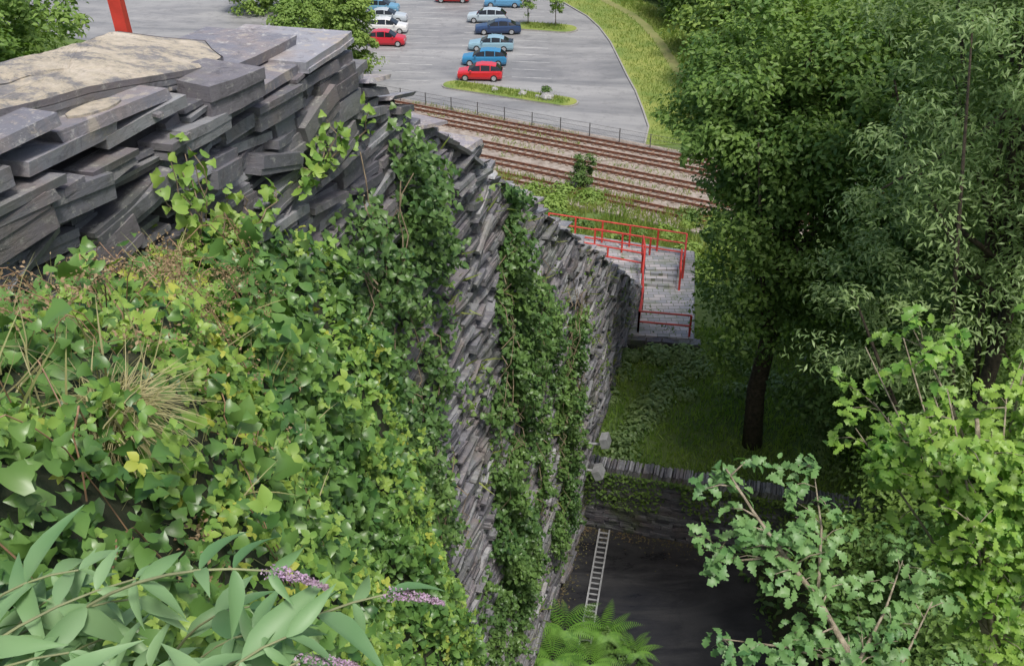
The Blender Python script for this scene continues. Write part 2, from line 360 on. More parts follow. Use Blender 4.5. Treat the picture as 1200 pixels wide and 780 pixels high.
# ---------------------------------------------------------------- cars
def car(x,y,col,flip=False,L=3.95,kind='hatch',rot=-.06):
    e=empty('parked_car')
    m,nt,b=newmat('car_paint'); b.inputs['Base Color'].default_value=(*col,1); b.inputs['Roughness'].default_value=.28; b.inputs['Coat Weight'].default_value=.6
    k=L/4.0
    if kind=='hatch':
        st=[(-2.0,.32,.62,.66,.62,0),(-1.93,.22,.78,.82,.76,0),(-1.3,.2,.88,.93,.84,0),(-1.02,.2,.92,.97,.85,0),(-.35,.2,.94,1.40,.85,1),(.2,.2,.95,1.48,.85,2),(.85,.2,.96,1.46,.85,2),(1.45,.2,.98,1.38,.83,2),(1.85,.24,.98,1.04,.79,1),(1.98,.3,.85,.9,.74,0),(2.0,.36,.6,.64,.68,0)]
    else:
        st=[(-2.1,.32,.6,.64,.62,0),(-2.03,.22,.74,.79,.76,0),(-1.35,.2,.85,.9,.85,0),(-.95,.2,.9,.94,.86,0),(-.25,.2,.92,1.34,.86,1),(.3,.2,.93,1.42,.86,2),(.8,.2,.94,1.39,.86,2),(1.25,.2,.95,1.25,.85,2),(1.7,.2,.95,.99,.83,1),(2.1,.24,.92,.95,.78,0),(2.17,.34,.6,.64,.7,0)]
    mb=MB(); vs=[];fs=[];ms=[]
    for (sx,zb,zt,zr,hw,_) in st:
        wr=hw*.78 if zr-zt>.2 else hw*.88
        half=[(0,zb),(hw*.9,zb),(hw,zb+.2),(hw*1.01,zt-.15),(hw*.96,zt),(wr,zr-.04),(wr*.75,zr)]
        ring=half+[(0,zr)]+[(-a,c) for a,c in reversed(half[1:])]
        n=len(ring)
        for a,c in ring: vs.append((sx*k,a,c))
    for i in range(len(st)-1):
        c0,c1=st[i][5],st[i+1][5]
        for j in range(n):
            jj=(j+1)%n; mi=0
            if j in (4,n-5) and (c0>0 or c1>0): mi=1
            if j in (5,6,7,8) and ((c0==0 and c1==1) or (c0==1 and c1==0) or (c0==2 and c1==1)): mi=1
            fs.append((i*n+j,i*n+jj,(i+1)*n+jj,(i+1)*n+j)); ms.append(mi)
    mb.v+=vs; mb.f+=fs; mb.m+=ms
    mb.f.append(tuple(range(n))); mb.m.append(0); mb.f.append(tuple((len(st)-1)*n+j for j in range(n-1,-1,-1))); mb.m.append(0)
    for px in (.08,.95):
        for sgn in (-1,1): mb.box((px*k,sgn*.745,1.19),(.07,.05,.5),Matrix.Rotation(sgn*.33,3,'X'),0)
    for sgn in (-1,1):
        mb.box((-1.9*k,sgn*.58,.68),(.16,.26,.13),None,3); mb.box((1.93*k,sgn*.62,.82),(.12,.16,.22),None,4)
        mb.box((-.78*k,sgn*.93,.98),(.14,.16,.12),None,0)
    mb.obj('body',[m,M['glass'],M['tyre'],M['lamp_w'],M['lamp_r']],e)
    mw=MB()
    for sx in (-1.28*k,1.27*k):
        for sgn in (-1,1):
            mw.tube([(sx,sgn*.68,.31),(sx,sgn*.87,.31)],.31,16,0); mw.tube([(sx,sgn*.865,.31),(sx,sgn*.885,.31)],.2,12,1)
    mw.obj('wheels',[M['tyre'],M['steel']],e)
    e.location=(x,y,GZ); e.rotation_euler=(0,0,rot+(math.pi if flip else 0))
car(-2.9,88.6,(.62,.02,.03),L=4.1)
car(-2.6,93.1,(.03,.22,.42),L=4.25)
car(-2.1,97.9,(.26,.42,.50),L=4.2,kind='saloon')
car(-1.5,104.0,(.02,.05,.13),kind='saloon',L=4.5,rot=.03)
car(-2.7,108.5,(.46,.54,.58),L=4.2,rot=-.1)
car(-1.0,115.2,(.10,.30,.50),L=4.3); car(.4,119.5,(.6,.62,.63),L=4.3)
car(-6.9,117.5,(.50,.02,.02)); 
car(-12.6,99.7,(.55,.015,.03),True,3.8); car(-13.0,104.4,(.72,.72,.70),True,4.2)
car(-13.6,108.6,(.48,.53,.56),True,4.3,'saloon'); car(-14.7,112.6,(.14,.32,.46),True,4.2); car(-15.4,116.6,(.3,.40,.47),True)

def rock(x,y,z,r,mat='gravel',name='boulder'):
    mb=MB(); n=10; vs=[];fs=[]
    for i in range(6):
        ph=math.pi*(.08+.5*i/5)
        for j in range(n):
            q=r*random.uniform(.8,1.15); t=2*math.pi*j/n
            vs.append((x+q*math.sin(ph)*math.cos(t),y+q*math.sin(ph)*math.sin(t),z+q*.8*math.cos(ph)))
    for i in range(5):
        for j in range(n): fs.append((i*n+j,(i+1)*n+j,(i+1)*n+(j+1)%n,i*n+(j+1)%n))
    fs.append(tuple(range(n))); mb.add(vs,fs); mb.obj(name,[M[mat]])
rock(.9,83.9,GZ+.1,.45); rock(3.0,82.8,GZ+.1,.7); rock(-1.5,85,GZ+.1,.4); rock(2.2,83.1,GZ+.1,.3)
tree('small_shrub',(2.9,83.2,GZ),(2.9,83.2,GZ+.8),(.4,.4,.7),14,40,.3,.16,L_fars,.04,nl=3)

# ---------------------------------------------------------------- fence
fe=empty('wire_fence'); mb=MB(); a=Vector((-14,84.6,GZ)); b=Vector((15,68.8,GZ)); n=13
for i in range(n+1):
    p=a.lerp(b,i/n); mb.tube([p,p+Vector((0,0,1.25))],.045,6)
for h in (.15,.5,.85,1.2): mb.tube([a+Vector((0,0,h)),b+Vector((0,0,h))],.012,4)
for i in range(260):
    p=a.lerp(b,i/260); q=a.lerp(b,(i+3)/260) 
    mb.tube([p+Vector((0,0,.1)),q+Vector((0,0,1.2))],.004,3,cap=False)
mb.obj('posts_and_mesh',[M['iron']],fe)

# ---------------------------------------------------------------- railway
D=Vector((.88,-.475,0)).normalized(); Pn=Vector((D.y,-D.x,0)); 
if Pn.y>0: Pn=-Pn
O=Vector((0,75.8,GZ))
def tp(a,p,z=0): return O+D*a+Pn*p+Vector((0,0,z))
mb=MB()
def quadstrip(p0,p1,a0,a1,z,m=0):
    vs=[tp(a0,p0,z),tp(a1,p0,z),tp(a1,p1,z),tp(a0,p1,z)]
    mb.add([tp(a0,p0,-.05),tp(a1,p0,-.05),tp(a1,p1,-.05),tp(a0,p1,-.05)]+vs,[(4,7,6,5),(0,4,5,1),(3,2,6,7),(0,3,7,4),(1,5,6,2)],m)
quadstrip(-1.6,11.2,-45,60,.14)
mb.obj('railway_ballast',[M['ballast']])
for ti,p in enumerate([0,1.9,4.6,7.1,9.3]):
    e=empty('railway_track'); mr=MB(); ms=MB()
    for k in (-.42,.42):
        for (w,z0,z1) in ((.10,.20,.23),(.03,.23,.31),(.07,.31,.35)):
            vs=[]
            for z in (z0,z1):
                vs+=[tp(-45,p+k-w/2,z),tp(60,p+k-w/2,z),tp(60,p+k+w/2,z),tp(-45,p+k+w/2,z)]
            mr.add(vs,[(0,3,2,1),(4,5,6,7),(0,1,5,4),(2,3,7,6),(1,2,6,5),(0,4,7,3)])
    R=Matrix.Rotation(math.atan2(D.y,D.x),3,'Z')
    for i in range(150):
        ms.box(tp(-42+i*.65+random.uniform(-.05,.05),p,.15),(.22,1.35,.10),R)
    mr.obj('rails',[M['rust']],e); ms.obj('sleepers',[M['sleeper']],e)
n=9000; aa=rng.uniform(-20,25,n); pp_=rng.choice([.95,3.3,5.9,8.2,10.6,10.9,-1.2],n)+rng.normal(size=n)*.28
P=np.array([O[0]+D[0]*x+Pn[0]*y for x,y in zip(aa,pp_)]); P2=np.array([O[1]+D[1]*x+Pn[1]*y for x,y in zip(aa,pp_)])
msk=wav(aa*.3,pp_*.3)>.0; P=np.stack([P,P2,np.full(n,GZ+.14)],-1)[msk]
scatter('trackside_weeds',P,rng.normal(size=P.shape)*np.array([1,1,.4]),rng.uniform(.1,.34,len(P)),T_G,L_gr,ydir=np.array([0,0,1.])+rng.normal(size=P.shape)*.5)
mb=MB(); vs=[(-14,70,GZ+.02),(-4,62,GZ+.02),(3,60.5,GZ+.02),(3.5,63,GZ+.02),(-1,67.5,GZ+.02),(-6,70,GZ+.02)]
mb.add(vs,[tuple(range(6))]); mb.obj('gravel_yard',[M['gravel']])
for i in range(12): rock(random.uniform(-5.5,-1.5),random.uniform(64,67.5),GZ+.05,random.uniform(.25,.7),'gravel','stone_pile')

def cover(name,pts,hs,ls,mat,T=T_SIMPLE,n=4000):
    pts=np.array(pts); i=rng.integers(0,len(pts),n)
    dd=dirs(n); dd[:,2]=abs(dd[:,2]); P=pts[i,:3]+dd*pts[i,3:4]*(rng.random((n,1))**.4)*np.array([1,1,hs])
    Nn=unit(dd+np.array([0,0,.6])+rng.normal(size=(n,3))*.4)
    return scatter(name,P,Nn,ls*rng.uniform(.6,1.3,n),T,mat)
pts=[(random.uniform(0,16),random.uniform(50,64),GZ,random.uniform(.5,1.4)) for _ in range(48)]
pts=[p for p in pts if p[1]< 64.5-.5*p[0]+1]
cover('scrub_bushes',pts,.7,.26,L_far,n=18000)
pts=[(random.uniform(2,14),random.uniform(48,60),GZ,random.uniform(.5,1.2)) for _ in range(30)]
cover('bramble_scrub',pts,.8,.24,L_fars,n=8000)
P=np.stack([rng.uniform(-3,16,26000),rng.uniform(48,67,26000),np.full(26000,GZ)],-1)
P=P[(P[:,1]<66.2-.52*P[:,0])&(wav(P[:,0]*.5,P[:,1]*.5)>-.35)]
scatter('long_grass',P,rng.normal(size=(len(P),3))*np.array([1,1,.2]),rng.uniform(.3,.7,len(P)),leaft([(0,.06),(.5,.05),(1,.005)],.2,0),L_gr,ydir=np.array([0,0,1.])+rng.normal(size=(len(P),3))*.35)
re_a=np.array(re); k=rng.integers(0,len(re)-1,16000); f=rng.random(16000)[:,None]
P=re_a[k]*(1-f)+re_a[k+1]*f; o=.2+rng.random(16000)**.8*8.5; o=np.where((o>4.4)&(o<5.4),o+2,o)
P=np.stack([P[:,0]+o,P[:,1]+o*.15,np.full(16000,GZ+.1)],-1)
scatter('verge_long_grass',P,rng.normal(size=(16000,3))*np.array([1,1,.2]),np.where(o>5.4,1.5,1)*rng.uniform(.1,.4,16000),T_G,L_gr,ydir=np.array([0,0,1.])+rng.normal(size=(16000,3))*.6)
tree('conifer_shrub',(5.0,63.8,GZ),(5.0,63.8,GZ+1.3),(.8,.8,1.3),40,60,.35,.16,L_fars,.06,nl=5)
tree('willow_tree',(-14.4,87.0,GZ),(-14.4,87.0,GZ+5.4),(2.4,2.4,5.0),170,60,.8,.3,L_far,.2)
for (x,y,h,r,m) in [(-29,113,5,3.2,L_far),(-23.5,112,6,2.6,L_fars),(-21,106,8,2.6,L_fars),(-18.5,100,6.5,1.8,L_far),(-21,94,6,2.2,L_far)]:
    tree('broadleaf_tree',(x,y,GZ),(x,y,GZ+h*.55),(r,r,h*.5),90,55,.9,.34,m,.15,nl=6)
for (x,y,h,r,m) in [(-37,67,17,7,L_far),(-45,84,18,8,L_fars),(-33,60,12,5,L_t1),(-46,66,18,7,L_t1)]:
    tree('broadleaf_tree',(x,y,GZ),(x,y,GZ+h*.55),(r,r,h*.5),220,70,1.4,.42,m,.3)
for (x,y) in [(1.7,106.6),(4.6,105.8)]:
    tree('young_birch_tree',(x,y,GZ),(x,y,GZ+3.2),(.9,.9,1.7),40,30,.4,.2,L_far,.06,nl=6)
PP=[];NN=[]
random.seed(11)
for i in range(50):
    y=random.uniform(70,150); x=19.0+ (0 if y<105 else -(y-105)*.3)+abs(random.gauss(0,1))*13
    h=random.uniform(7,14); r=random.uniform(2.8,4.6)
    P,Nn,C=crown((x,y,GZ+h*.5),(r,r,h*.52),75,42,1.3,shell=.35); PP.append(P);NN.append(Nn)
PP=np.concatenate(PP);NN=np.concatenate(NN)
sel=rng.random(len(PP))<.7
scatter('distant_woodland',PP[sel],NN[sel],.5*rng.uniform(.7,1.3,sel.sum()),T_SIMPLE,L_far)
scatter('distant_woodland_dark',PP[~sel],NN[~sel],.5*rng.uniform(.7,1.3,(~sel).sum()),T_SIMPLE,L_fars)

# ---------------------------------------------------------------- terrace + railings
mb=MB(); zt=-24.05
pf=[(4.6,38.3),(8.3,37.8),(9.2,43.3),(9.7,46.6),(1.5,49.4),(1.0,46.5)]
mb.prism(pf,GZ-.1,zt)
z=GZ
a2=Vector((4.6,38.3)); b2=Vector((8.3,37.8)); dn2=(b2-a2).normalized(); R2=Matrix.Rotation(math.atan2(dn2.y,dn2.x),3,'Z')
while z<zt-.1:
    h=random.uniform(.1,.25); x=0
    while x<3.7:
        l=random.uniform(.3,.8); p=a2+dn2*(x+l/2); mb.rough((p.x,p.y-.05,z+h/2),(l*.98,.5,h*.95),R2@Matrix.Rotation(random.gauss(0,.05),3,'Y'),0,.03); x+=l
    z+=h
mb.obj('slate_terrace',[M['slate_dark']])
mb=MB(); c=Vector((5.7,43.6)); q=[tuple(c+(Vector(p)-c)*.985) for p in pf]; mb.prism(q,zt-.02,zt+.06)
mb.box((7.6,44.4,zt+.30),(1.7,1.5,.5)); mb.box((4.6,46.5,zt+.12),(2.2,1.6,.14))
for i in range(3): mb.box((7.48-.07*i,43.50-.33*i,zt+.06+.07*(3-i)),(1.6,.34,.14*(3-i)),Matrix.Rotation(-.15,3,'Z'))
mb.obj('terrace_paving',[M['paving']])
n=1500; P=np.stack([rng.uniform(4.8,9,n),rng.uniform(38,46,n),np.full(n,zt+.06)],-1); P=P[wav(P[:,0]*1.5,P[:,1]*1.5)>.35]
scatter('terrace_weeds',P,rng.normal(size=P.shape),rng.uniform(.06,.2,len(P)),T_SIMPLE,L_t1)
re_=empty('red_railing'); mb=MB()
def rail(pts,h=1.1,z=zt+.06,sp=1.5,lv=(1.0,.55,.12)):
    for i in range(len(pts)-1):
        a=Vector((pts[i][0],pts[i][1],z+(pts[i][2] if len(pts[i])>2 else 0))); b=Vector((pts[i+1][0],pts[i+1][1],z+(pts[i+1][2] if len(pts[i+1])>2 else 0))); L=(b-a).length; n=max(1,round(L/sp))
        for k in range(n+1):
            p=a.lerp(b,k/n); mb.box(p+Vector((0,0,h/2)),(.09,.09,h))
        for l in lv: mb.tube([a+Vector((0,0,h*l)),b+Vector((0,0,h*l))],.045,6)
rail([(2.0,48.6),(9.1,46.1),(8.6,43.6)],h=1.25)
rail([(3.2,45.6),(6.6,44.2)],lv=(1,.5)); rail([(6.7,45.2,.49),(6.65,43.9,.49),(6.4,42.4,0),(6.2,40.5),(5.8,38.5),(8.1,38.1)],sp=1.9,lv=(1,.5))
rail([(4.4,47.0),(7.2,45.9)],lv=(1,.5)); rail([(8.45,43.7,.49),(8.25,42.4,0)],lv=(1,.5))
mb.obj('rails',[M['red']],re_)

# ---------------------------------------------------------------- great slate wall
def ztop(s):
    if s<6.0: return -2.85
    if s<9.0: return -3.12
    if s<11.8: return -3.62
    return -4.15-.652*(s-12)
mb=MB()
R0=Matrix(((.279,.960,0),(.960,-.279,0),(0,0,1)))
def slab(s,up,z,ls,lu,lz,tilt=0,yaw=0,roll=0,jit=.015,m=0):
    R=R0@Matrix.Rotation(yaw,3,'Z')@Matrix.Rotation(tilt,3,'Y')@Matrix.Rotation(roll,3,'X')
    if s<30: mb.rough(W(s,up,z),(ls,lu,lz),R,m,jit*1.6)
    else: mb.box(W(s,up,z),(ls,lu,lz),R,m,jit)
random.seed(5)
z=GZ-.1
while z<-2.9:
    near = z>-8
    h=random.choice([.06,.08,.11,.15,.21] if not near else [.08,.12,.16,.24,.34])
    s=2.5+random.uniform(0,.8)
    while s<42.2:
        L=random.uniform(.3,1.5) if h>.09 else random.uniform(.5,1.7)
        if near: L*=.8
        sm_=s+L/2; zo=.22*math.sin(sm_*.9+z*.2)+.13*math.sin(sm_*2.3+z*1.1)
        zc=z+h/2+zo
        if zc+h/2<ztop(sm_)+.02 and (zc+h/2<ztop(s+L)+.45):
            p=random.uniform(-.04,.07)+(.13 if random.random()<.13 else 0)
            if h>.15 and random.random()<.5:
                k=random.choice([2,3])
                for q in range(k):
                    hh=h/k; slab(sm_+random.uniform(-.08,.08),-.3+p+random.uniform(-.05,.06),zc-h/2+hh*(q+.5),L*random.uniform(.8,1.0),.62,hh*.92,random.gauss(0,.04),random.gauss(0,.05),random.gauss(0,.03),.018)
            else:
                slab(sm_,-.3+p,zc,L*.985,.62,h*.94,random.gauss(0,.06),random.gauss(0,.06),random.gauss(0,.04),.02)
        s+=L*.99
    z+=h
for i in range(1300):
    s=random.uniform(4,42); zt_=ztop(s)-.3; z=random.uniform(max(GZ,zt_-14),zt_)
    slab(s,-.20+random.uniform(0,.07),z,random.uniform(.35,1.4),.6,random.uniform(.04,.15),random.uniform(-.45,.3),random.gauss(0,.07),0,.02)
s=11.9
while s<42:
    L=random.uniform(.5,1.0); zt_=ztop(s+L*.5)
    for q in range(3):
        slab(s+L/2+random.uniform(-.1,.1),-.45+random.uniform(-.03,.04),zt_-.13-.14*q,L*1.05,.95,.13,random.uniform(-.1,.25),random.gauss(0,.05),0,.025)
    s+=L*.9
th=math.atan(.652)
s=11.95
while s<41.5:
    L=random.uniform(.6,1.3); zt_=ztop(s+L*.5)+.03
    if random.random()<.42: slab(s+L/2,-.42,zt_+.03,L*1.05,1.15,.07,th*random.uniform(.85,1.05),random.gauss(0,.05),random.gauss(0,.04),.03)
    else:
        slab(s+L/2,-.50+random.uniform(-.1,.2),zt_+.08,L*.9,1.2,.06,th*random.uniform(.25,.65),random.gauss(0,.15),random.gauss(0,.05),.05,1)
        slab(s+L/2-.1,-.45,zt_-.02,L*.8,1.1,.10,th*random.uniform(.3,.6),random.gauss(0,.1),0,.04)
    s+=L*.82
for q in range(5): slab(16.6,-.45,ztop(16.6)+.03+.09*q,1.0-.08*q,1.1,.085,random.uniform(-.02,.08),random.gauss(0,.06),0,.03, 1 if q==4 else 0)
for i in range(260):
    s=random.uniform(3,11.7); zt_=ztop(s)-.12
    slab(min(s,11.2),-1.1-random.uniform(0,.3),random.uniform(-7,zt_),random.uniform(.6,1.4),1.3,random.uniform(.08,.25),random.gauss(0,.04),random.gauss(0,.08),0,.03)
H=[(4.6,-.28,-2.86,1.9,.8,.14,.03,.05,0),(6.3,-.35,-2.98,1.2,.9,.13,.08,-.08,1),(7.35,-.30,-3.10,1.1,.8,.12,-.03,.1,0),
(5.3,-.42,-2.66,1.8,1.1,.10,.02,.02,1),(7.0,-.5,-2.92,1.5,1.1,.11,.08,.02,1),(8.75,-.14,-3.26,.85,.75,.36,.02,.12,0),(8.1,-.12,-3.46,.9,.6,.2,.08,.0,0),
(9.6,-.22,-3.72,.95,.8,.26,.03,.04,0),(9.75,-.40,-3.48,1.2,1.0,.11,.03,-.05,1),(10.6,-.40,-3.66,1.0,1.1,.12,.02,.04,0),(11.2,-.5,-3.72,.9,1.2,.14,.03,.0,0),
(10.2,-.95,-3.34,1.5,1.3,.13,.02,.05,1),(10.95,-.62,-3.48,1.5,1.5,.14,.02,-.04,1),(11.1,-.35,-3.95,1.0,1.0,.30,.0,.0,0),(11.2,-.32,-4.3,1.1,1.0,.3,.02,.0,0),
(10.5,-.14,-4.15,.95,.7,.36,-.30,.05,0),(6.2,-.12,-3.35,.8,.6,.26,.12,.04,0),(7.0,-.10,-3.75,.9,.6,.22,-.16,.0,0),(5.4,-.12,-3.3,.8,.6,.3,-.08,.08,0),
(9.4,-.12,-4.3,.9,.6,.22,.3,.05,0),(6.4,-.06,-3.95,.7,.5,.3,-.2,.1,0),(8.3,-.10,-3.95,.6,.5,.3,.15,-.1,0),(7.6,-.08,-4.4,.8,.5,.2,.22,0,0),(11.0,-.13,-4.75,1.0,.6,.26,-.2,0,0),(5.7,-.08,-4.3,.7,.5,.24,.1,.1,0)]
for h_ in H: slab(h_[0],h_[1],h_[2],h_[3],h_[4],h_[5],h_[6],h_[7],0,.022,h_[8])
for i in range(60):
    s=random.uniform(4.5,11.3); 
    slab(s,random.uniform(-1.2,-.0),ztop(s)+random.uniform(.0,.07),random.uniform(.08,.35),random.uniform(.08,.28),random.uniform(.015,.05),random.gauss(0,.08),random.uniform(0,3),random.gauss(0,.08),.03,random.choice([0,1]))
gw=empty('slate_retaining_wall')
mb.obj('slabs',[M['slate'],M['slate_top']],gw)
mc=MB(); prof=[(2.0,-2.95),(6,-2.95),(6.01,-3.2),(9,-3.25),(9.01,-3.75),(11.75,-3.75),(11.8,-4.4)]+[(s,ztop(s)-.25) for s in (12,20,30,42)]
n=len(prof); vs=[];
for up in (-.12,-1.9):
    vs+=[W(s,up,z) for s,z in prof]+[W(42,up,GZ-.1),W(2.0,up,GZ-.1)]
m_=n+2; mc.add(vs,[tuple(range(m_)),tuple(range(2*m_-1,m_-1,-1))]+[(i,m_+i,m_+(i+1)%m_,(i+1)%m_) for i in range(m_)])
mc.obj('core',[M['core']],gw)
top=[(4.0,-.20,-2.38),(5.5,-.22,-2.5),(7.0,-.20,-2.72),(8.1,-.24,-2.93),(8.9,-.30,-3.10),(9.6,-.5,-3.22),(10.3,-1.15,-3.26),(9.6,-1.9,-3.04),(8.4,-1.5,-2.85),(6.2,-.95,-2.45),(4.0,-.9,-2.3)]
den=[]
for i in range(len(top)):
    a=Vector(top[i]); b=Vector(top[(i+1)%len(top)]); k=max(1,int((b-a).length/.4))
    for q in range(k):
        p=a.lerp(b,q/k); den.append((p.x+random.uniform(-.05,.05),p.y+random.uniform(-.05,.05),p.z))
# densify straight segments so the mortar top can undulate
den2=[]
for i in range(len(den)):
    a=Vector(den[i]); b=Vector(den[(i+1)%len(den)])
    for q in range(3): den2.append(tuple(a.lerp(b,q/3)))
den=den2
n=len(den); cen=Vector((7.4,-.72,-2.74)); mb=MB(); rings=22; vs=[]
for r in range(rings):
    f=1-r/rings
    for p in den:
        q=cen.lerp(Vector(p),f)
        zz=q.z+(.008*math.sin(q.x*7+q.y*5)+.008*math.sin(q.x*17-q.y*13)+random.uniform(-.005,.005)+.012+.03*(1-f)*(.5+.5*math.sin(q.x*2.1+q.y*3.3)) if r>0 else 0)
        vs.append(W(q.x,q.y,zz))
vs.append(W(*cen)); mb.add(vs,[(r*n+i,r*n+(i+1)%n,(r+1)*n+(i+1)%n,(r+1)*n+i) for r in range(rings-1) for i in range(n)]+[((rings-1)*n+i,(rings-1)*n+(i+1)%n,rings*n) for i in range(n)],0)
mb.obj('mortar_top',[M['sand']],gw,False)
mb=MB()
for l in range(3):
    sh=random.uniform(-.05,.05); lp=[(p[0]+sh,p[1]+(sh if p[1]>-.6 else 0),p[2]) for p in den]
    z0=.002-.062*l
    vs=[W(p[0],p[1],p[2]+z0-(.002 if l else 0)) for p in lp]+[W(p[0],p[1],p[2]+z0-.058) for p in lp]
    fs=[(i,n+i,n+(i+1)%n,(i+1)%n) for i in range(n)]+[tuple(range(2*n-1,n-1,-1))]
    if l: fs.append(tuple(range(n)))
    mb.add(vs,fs)
mb.obj('crest_slab',[M['slate']],gw)
mb=MB(); pts=[(6.9+.35*math.cos(t)*random.uniform(.8,1.1),-.26+.14*math.sin(t)*random.uniform(.8,1.1)) for t in [i*math.pi/6 for i in range(12)]]
mb.add([W(s,u+.15,-2.84-.08*(s-6.9)) for s,u in pts]+[W(s,u+.15,-2.95-.1*(s-6.9)) for s,u in pts],[tuple(range(12)),]+[(i,(i+1)%12,12+(i+1)%12,12+i) for i in range(12)])
mb.obj('mortar_patch',[M['sand']],gw)
mb=MB(); vs=[W(11.8,-1.9,-5.4),W(41,-1.9,-24.3),W(41,-7,-24.3),W(11.8,-7,-5.4),W(11.8,-1.9,GZ),W(41,-1.9,GZ),W(41,-7,GZ),W(11.8,-7,GZ)]
mb.add(vs,[(0,1,2,3),(0,3,7,4),(3,2,6,7),(1,5,6,2)]); mb.obj('incline_bank',[M['grassg']])
mb=MB(); mb.box((-5.12,13.2,-4.2),(.16,.16,6.0),Matrix.Rotation(-.05,3,'Y')); mb.box((-5.05,13.2,-1.4),(.5,.28,.28)); mb.obj('red_steel_post',[M['red']])

# ---------------------------------------------------------------- lower road, dark wall, bank
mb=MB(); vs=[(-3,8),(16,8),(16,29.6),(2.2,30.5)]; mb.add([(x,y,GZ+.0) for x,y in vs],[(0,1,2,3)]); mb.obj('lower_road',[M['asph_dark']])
n=900; x=rng.uniform(2,13,n); y=29.9-.25*(x-3)-rng.exponential(.25,n); P=np.stack([x,y,np.full(n,GZ+.015)],-1)
n2=600; s2=rng.uniform(22,31,n2); up2=rng.exponential(.2,n2)+.05; P=np.concatenate([P,WA(s2,up2,np.full(n2,GZ+.015))])
scatter('leaf_litter',P,np.array([0,0,1.])+rng.normal(size=P.shape)*.15,rng.uniform(.04,.10,len(P)),T_SIMPLE,L_lit)
mb=MB(); a=Vector((2.6,30.1)); b=Vector((18,26.2)); d=(b-a); L=d.length; dn=d.normalized(); ang=math.atan2(dn.y,dn.x); Rz=Matrix.Rotation(ang,3,'Z'); pn=Vector((-dn.y,dn.x))
mb.box((*( (a+b)/2+pn*.45),-26.6),(L,.5,2.9),Rz,1)
z=GZ
while z<-25.2:
    h=random.uniform(.09,.22); x=0
    while x<L:
        l=random.uniform(.3,.9); p=a+dn*(x+l/2)+pn*(.2+random.uniform(-.06,.06)); mb.rough((p.x,p.y,z+h/2),(l*.98,.45,h*.95),Rz@Matrix.Rotation(random.gauss(0,.05),3,'Y'),0,.03); x+=l
    z+=h
x=0
while x<L:
    w=random.uniform(.05,.14); p=a+dn*x+pn*.22; mb.box((p.x,p.y,-24.96+random.uniform(-.06,.06)),(w*.8,.6,.45),Rz@Matrix.Rotation(random.gauss(.25,.1),3,'Y'),2,.02); x+=w
mb.obj('dry_stone_wall',[M['slate_dark'],M['core'],M['slate']])
nx,ny=40,34; X=np.linspace(1.5,34,nx); Y=np.linspace(0,1,ny); V=[]
for j in range(ny):
    for x in X:
        t=(x-a.x)/(b.x-a.x); y0=a.y+(b.y-a.y)*t+.6; y=y0+(56-y0)*Y[j]
        z=-25.15+ .06*(y-y0 if y<40 else 0)+ .16*wav(x,y,.7)*1.2
        if y>39: z=-24.8-(y-39)*.28
        z+=max(0,x-12)*.3
        V.append((x,y,max(z,GZ-.05)))
F=[(j*nx+i,j*nx+i+1,(j+1)*nx+i+1,(j+1)*nx+i) for j in range(ny-1) for i in range(nx-1)]
V=np.array(V);F=np.array(F); mesh_np('grass_bank',V,F,M['grassg'],smooth=True)
P,Nn=sample(V,F,90000); m_=(P[:,1]<41)&(P[:,0]<22); P=P[m_]
scatter('bank_grass',P,rng.normal(size=(len(P),3))*np.array([1,1,.2]),rng.uniform(.12,.42,len(P)),T_G,leafmat('bank_blade',(.17,.31,.055),(.30,.44,.10),(.36,.47,.12),.5),ydir=np.array([0,0,1.])+rng.normal(size=(len(P),3))*.5)
pts=[(random.uniform(4,17),random.uniform(34,38.5),-25.0,random.uniform(.4,1.0)) for _ in range(32)]
pts+=[(4.2+i*.26+random.uniform(-.3,.3),31.0+i*.45,-25.2,random.uniform(.5,1.1)) for i in range(17)]
pts+=[(random.uniform(5,8.5),37.3,-24.6,random.uniform(.4,.8)) for _ in range(12)]
cover('bank_shrubs',pts,.9,.2,L_t2,n=20000)
n=8000; x=rng.uniform(0,L,n); hang=rng.random(n)**2*1.7*(.15+.85*(wav(x*.6,x*.2)>.0)); P=np.array([[a.x+dn.x*q+pn.x*.0,a.y+dn.y*q+pn.y*.0,0] for q in x]); P[:,2]=-25.0-hang; P[:,:2]+=rng.normal(size=(n,2))*.10
scatter('wall_top_growth',P,rng.normal(size=P.shape)*.4+np.array([0,-.5,.7]),rng.uniform(.08,.2,n),T_SIMPLE,L_t1)
nx,ny=30,30; V=[]
for j in range(ny):
    for i in range(nx):
        x=9.0+i*1.7; y=-12+j*1.45
        z=GZ+ .2+ max(0,x-9.5)*.75 + max(0,(12-y))*.55*min(1,max(0,(x-7.5))/3)+wav(x,y,.4)*.5
        if x<9.8: z=GZ-.3
        V.append((x,y,z))
F=[(j*nx+i,j*nx+i+1,(j+1)*nx+i+1,(j+1)*nx+i) for j in range(ny-1) for i in range(nx-1)]
V=np.array(V);F=np.array(F); mesh_np('hillside',V,F,M['soil'],smooth=True)
P,Nn=sample(V,F,50000); P+=Nn*rng.random((len(P),1))*.5
scatter('hillside_undergrowth',P,Nn+rng.normal(size=P.shape)*.5,rng.uniform(.15,.35,len(P)),T_SIMPLE,L_t3)
mb=MB(); a_=Vector((2.55,23.6,GZ)); b_=Vector((3.75,29.6,GZ)); dd=(b_-a_).normalized(); pn_=Vector((dd.y,-dd.x,0)); Rg=Matrix.Rotation(math.atan2(dd.y,dd.x),3,'Z')
for k in (-.2,.2):
    c_=(a_+b_)/2+pn_*k; mb.box((c_.x,c_.y,GZ+.08),((b_-a_).length,.06,.14),Rg)
for i in range(22):
    c_=a_.lerp(b_,(i+.5)/22); mb.box((c_.x,c_.y,GZ+.06),(.05,.34,.05),Rg)
